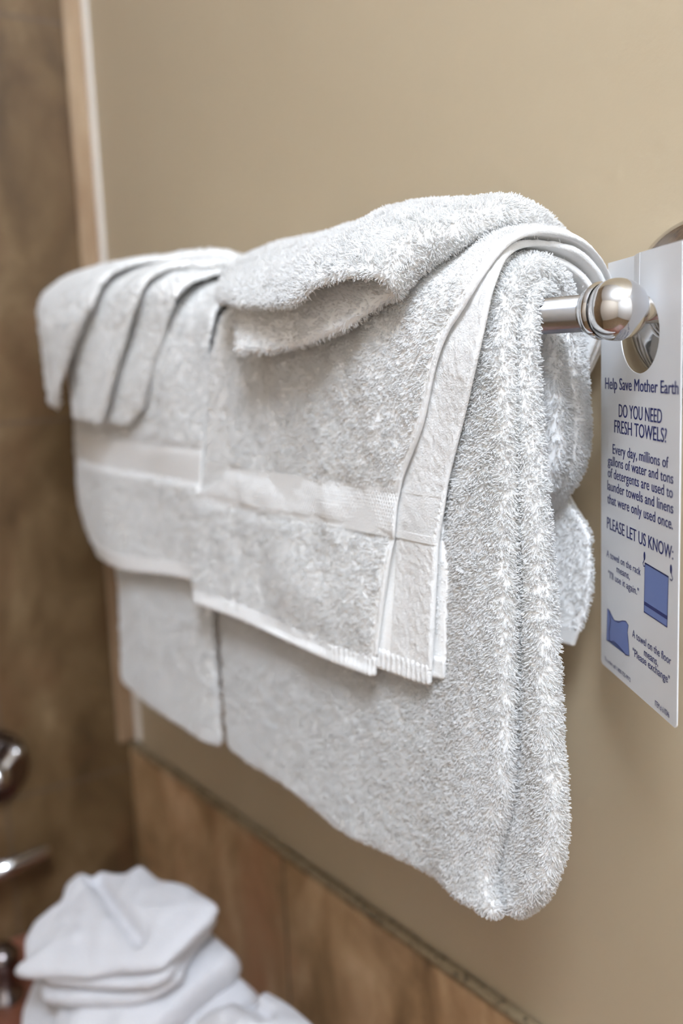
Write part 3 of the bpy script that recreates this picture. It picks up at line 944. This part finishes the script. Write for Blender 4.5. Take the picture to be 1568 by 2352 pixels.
def wash_far():
    rows = [(.1225, -.0800, -.588, -.326), (.1228, -.0400, -.592, -.326), (.1228, .0050, -.599, -.326), (.1228, .0300, -.604, -.326), (.1218, .0405, -.607, -.326),
            (.1145, .0475, -.610, -.326), (.0960, .0540, -.610, -.326), (.0800, .0570, -.610, -.328), (.0600, .0510, -.610, -.330), (.0430, .0340, -.610, -.332), (.0360, .0000, -.610, -.332)]
    P = Path(rows)
    sz = P.s_at_z
    XL, XR = -.602, -.326
    def edge(pts):
        xs = [p[0] for p in pts]; ss = [float(sz(min(p[1], .0525))) + (p[2] if len(p) > 2 else 0) for p in pts]
        return lambda u: np.interp(XL + (XR - XL) * u, xs, ss)
    G = Grid()
    w1 = wrinkle(61, .0015, .06, .05)
    def xf(V):
        V = V.copy(); V[..., 2] -= .010 * sstep(-.36, -.30, V[..., 0])
        return V
    wt = lambda X, S, U, q, r: np.where(q < -.5, .2, 1.0)
    # lower thicknesses, their edges running diagonally from bottom left to the top of the bar
    # the upper thicknesses stand off the lower ones along the slanting edge
    up = lambda n, k: (lambda U, S: n + k * sstep(.02, .25, U) * (1 - sstep(sz(.02), sz(.0525) + .02, S)))
    sheet(G, P, (2, 3), .0005, .0058, nu=90, s0=edge([(-.55, -.064), (-.475, -.066), (-.425, -.050), (-.36, .008), (-.315, .048), (-.30, .055)]), weight=wt, disp=w1, xpad=(.06, 0), xform=xf)
    sheet(G, P, (2, 3), up(.0068, .0060), up(.0120, .0060), nu=90, s0=edge([(-.55, -.062), (-.505, -.064), (-.46, -.030), (-.40, .020), (-.345, .055), (-.30, .055, .03)]), weight=wt, disp=w1, xpad=(.045, 0), xform=xf)
    # rolled turn joining them at the lower left
    # upper flap
    sheet(G, P, (2, 3), up(.0130, .0140), up(.0185, .0140), nu=90, s0=edge([(-.602, -.050), (-.575, -.052), (-.55, -.040), (-.48, .008), (-.42, .045), (-.38, .055, .015), (-.30, .055, .05)]), weight=wt, disp=w1, xform=xf)
    o = terry_object('washcloth', G, 420e3, .0020, .00046, 106, lean=.6)
    tag(o, 'white folded washcloth with slanting layered edges, on top of the far hand towel', 'washcloth', 'washcloths on top of the towels')
    return o


bath_near(); bath_far(); hand_near(); hand_far(); wash_near(); wash_far()


# ------------------------------------------------------------------ corner below: tap parts and the pile of folded towels on the ledge
def build_tap():
    c = atx(-26, 1765, ROOM['x0'])
    e = empty('shower_valve', c, 'chrome round valve plate with lever on the brown tiled wall', 'valve')
    link('plate', lathe('plate', [(0, 0.047), (0.004, 0.047), (0.007, 0.044), (0.009, 0.030), (0.010, 0.0)], c, (1, 0, 0), 64), MT['dark_chrome'], e)
    link('hub', lathe('hub', [(0.008, 0.017), (0.03, 0.016), (0.042, 0.013), (0.046, 0.0)], c, (1, 0, 0), 48), MT['chrome'], e)
    p = atx(38, 1728, ROOM['x0'] + 0.03)
    v = p - (c + np.array([0.034, 0, 0])); L = np.linalg.norm(v)
    link('lever', lathe('lever', [(0, 0.007), (L * .8, 0.006), (L * .9, 0.008), (L, 0.009), (L + .007, 0.006), (L + .009, 0)], c + np.array([0.034, 0, 0]), v, 32), MT['chrome'], e)
    a = atx(-70, 2030, -0.735); b = atx(118, 1948, -0.735)
    w0 = np.array([ROOM['x0'], a[1], a[2]])
    e = empty('tap', w0, 'chrome tap with a long lever low on the brown tiled wall', 'tap')
    link('stem', lathe('stem', [(0, 0.026), (0.006, 0.026), (0.009, 0.015), (0.04, 0.014), (0.05, 0.0)], w0, (1, 0, 0), 48), MT['chrome'], e)
    v = b - a; L = np.linalg.norm(v)
    link('lever', lathe('lever', [(0, 0), (0.001, 0.011), (L * .55, 0.010), (L * .9, 0.0075), (L * .97, 0.006), (L, 0)], a, v, 32), MT['chrome'], e)
    k = atz(16, 2290, -0.70)
    o = link('waste_knob', lathe('waste_knob', [(0, 0.020), (0.006, 0.019), (0.010, 0.012), (0.030, 0.011), (0.036, 0.017), (0.052, 0.018), (0.060, 0.012), (0.062, 0)], k, (0, 0, 1), 48), MT['dark_chrome'])
    tag(o, 'dark shiny knob on the red-brown tiled ledge beside the pile of folded towels', 'knob')


build_tap()


def puffy(name, px, plane_p, plane_n, thick, seed, crease=None, dome=0.4, label='', group=None, drop=0.0):
    """folded cloth: an outline on a tilted plane, with rounded edges and a soft top"""
    pn = np.array(plane_n, float); pn /= np.linalg.norm(pn)
    pp = np.array(plane_p, float)
    O = []
    for x, y in px:
        r = ray(x, y); O.append(CAM + r * (np.dot(pp - CAM, pn) / np.dot(r, pn)))
    O = np.array(O)
    # resample the closed outline, slightly smoothed
    cl = np.vstack([O, O[:1]]); ch = np.concatenate([[0], np.cumsum(np.linalg.norm(np.diff(cl, axis=0), axis=1))])
    n = 160
    s = np.linspace(0, ch[-1], n, endpoint=False)
    O2 = np.stack([np.interp(s, ch, cl[:, k]) for k in range(3)], -1)
    for _ in range(3): O2 = .5 * O2 + .25 * (np.roll(O2, 1, 0) + np.roll(O2, -1, 0))
    cen = O2.mean(0)
    R = [(0.0, 1.0)] + [(r, (1 - r ** 3)) for r in np.linspace(.08, .9, 16)]
    rings = []
    def ring(r, h):
        P = cen + (O2 - cen) * r
        return P, h
    tops = np.concatenate([np.linspace(.02, .93, 26)])
    V = []
    for r in tops: V.append((r, dome * (1 - r ** 2) * thick))
    for a in np.linspace(0, np.pi, 9)[1:-1]: V.append((.93 + .07 * math.sin(a), -thick / 2 + thick / 2 * math.cos(a)))
    for r in np.linspace(.93, .02, 8): V.append((r, -thick))
    A = np.zeros((len(V), n, 3))
    for i, (r, h) in enumerate(V):
        P = cen + (O2 - cen) * r
        hh = h + (.004 * noise3(P, .05, seed) + .0015 * noise3(P, .015, seed + 1)) * (1 if h > -thick * .6 else .3)
        if crease is not None and h >= 0:
            c0, c1 = [CAM + ray(*c) * (np.dot(pp - CAM, pn) / np.dot(ray(*c), pn)) for c in crease]
            dv = c1 - c0; tt = np.clip(((P - c0) @ dv) / (dv @ dv), 0, 1)
            dist = np.linalg.norm(P - (c0 + tt[:, None] * dv), axis=1)
            hh = hh - .011 * np.exp(-(dist / .007) ** 2)
        A[i] = P + pn * np.asarray(hh)[:, None]
    me_idx = Grid(); me_idx.add(A, 1.0)
    Vv, Q, _ = me_idx.arrays()
    o = link(name, quads_mesh(name, Vv, Q[:, ::-1]), MT['cotton'])
    tag(o, label, 'towel', group)
    return o


def build_pile():
    k = 1 / 2.063
    P = lambda L: [(x * k, 1900 + y * k) for x, y in L]
    nrm = (0.05, -0.42, 0.9)
    top = at(300, 2110, .17)
    g = 'folded towels on the ledge'
    nv = np.array(nrm) / np.linalg.norm(nrm)
    puffy('folded_towel', P([(48, 682), (118, 640), (108, 540), (165, 435), (285, 352), (312, 275), (375, 210), (440, 240), (470, 200), (600, 212), (660, 162), (745, 238),
                             (880, 262), (1035, 368), (985, 440), (860, 560), (760, 655), (640, 668), (520, 672), (390, 700), (230, 690), (110, 698)]),
          top, nrm, .010, 71, (P([(440, 240)])[0], P([(660, 545)])[0]), .9, 'small white towel folded like a fan, topmost on the pile on the ledge', g)
    puffy('folded_towel', P([(190, 712), (240, 560), (420, 330), (900, 330), (1022, 410), (985, 470), (850, 600), (790, 700), (700, 742), (560, 748), (330, 740), (225, 730)]),
          top - nv * .0125, nrm, .010, 72, None, .2, 'thin white folded towel just under the fan-shaped towel, second in the pile', g)
    puffy('folded_towel', P([(165, 740), (200, 600), (420, 330), (900, 330), (990, 470), (905, 560), (868, 640), (855, 700), (745, 772), (600, 814), (300, 826), (185, 800)]),
          top - nv * .026, nrm, .013, 77, None, .2, 'white folded towel with a rolled front edge, third from the top of the pile', g)
    puffy('folded_towel', P([(250, 860), (420, 560), (700, 420), (980, 470), (1115, 590), (1075, 655), (880, 800), (740, 940), (560, 1060), (240, 1040)]),
          top - nv * .046, nrm, .026, 73, None, .3, 'white folded towel with pointed right corner, fourth down the pile on the ledge', g)
    puffy('folded_towel', P([(600, 1000), (760, 700), (1000, 620), (1085, 665), (1080, 765), (985, 880), (900, 1000), (760, 1110)]),
          top - nv * .082, nrm, .045, 74, None, .3, 'white folded towel under the pointed one, its square corner showing on the right', g)
    puffy('folded_towel', P([(75, 900), (150, 705), (400, 560), (850, 560), (1110, 655), (1205, 740), (1225, 800), (1100, 900), (900, 1050), (300, 1150), (70, 1080)]),
          top - nv * .075, nrm, .090, 75, None, .15, 'thick white towel at the bottom of the pile, bulging out on both sides', g)
    puffy('folded_towel', P([(930, 930), (985, 888), (1100, 838), (1180, 842), (1270, 772), (1400, 848), (1500, 940), (1560, 1040), (1300, 1150), (940, 1120)]),
          at(600, 2330, .12), (0.05, -.5, .85), .075, 76, (P([(1180, 842)])[0], P([(1290, 930)])[0]), .3, 'white folded towel lying to the right of the pile by the tiled wall', g)


build_pile()
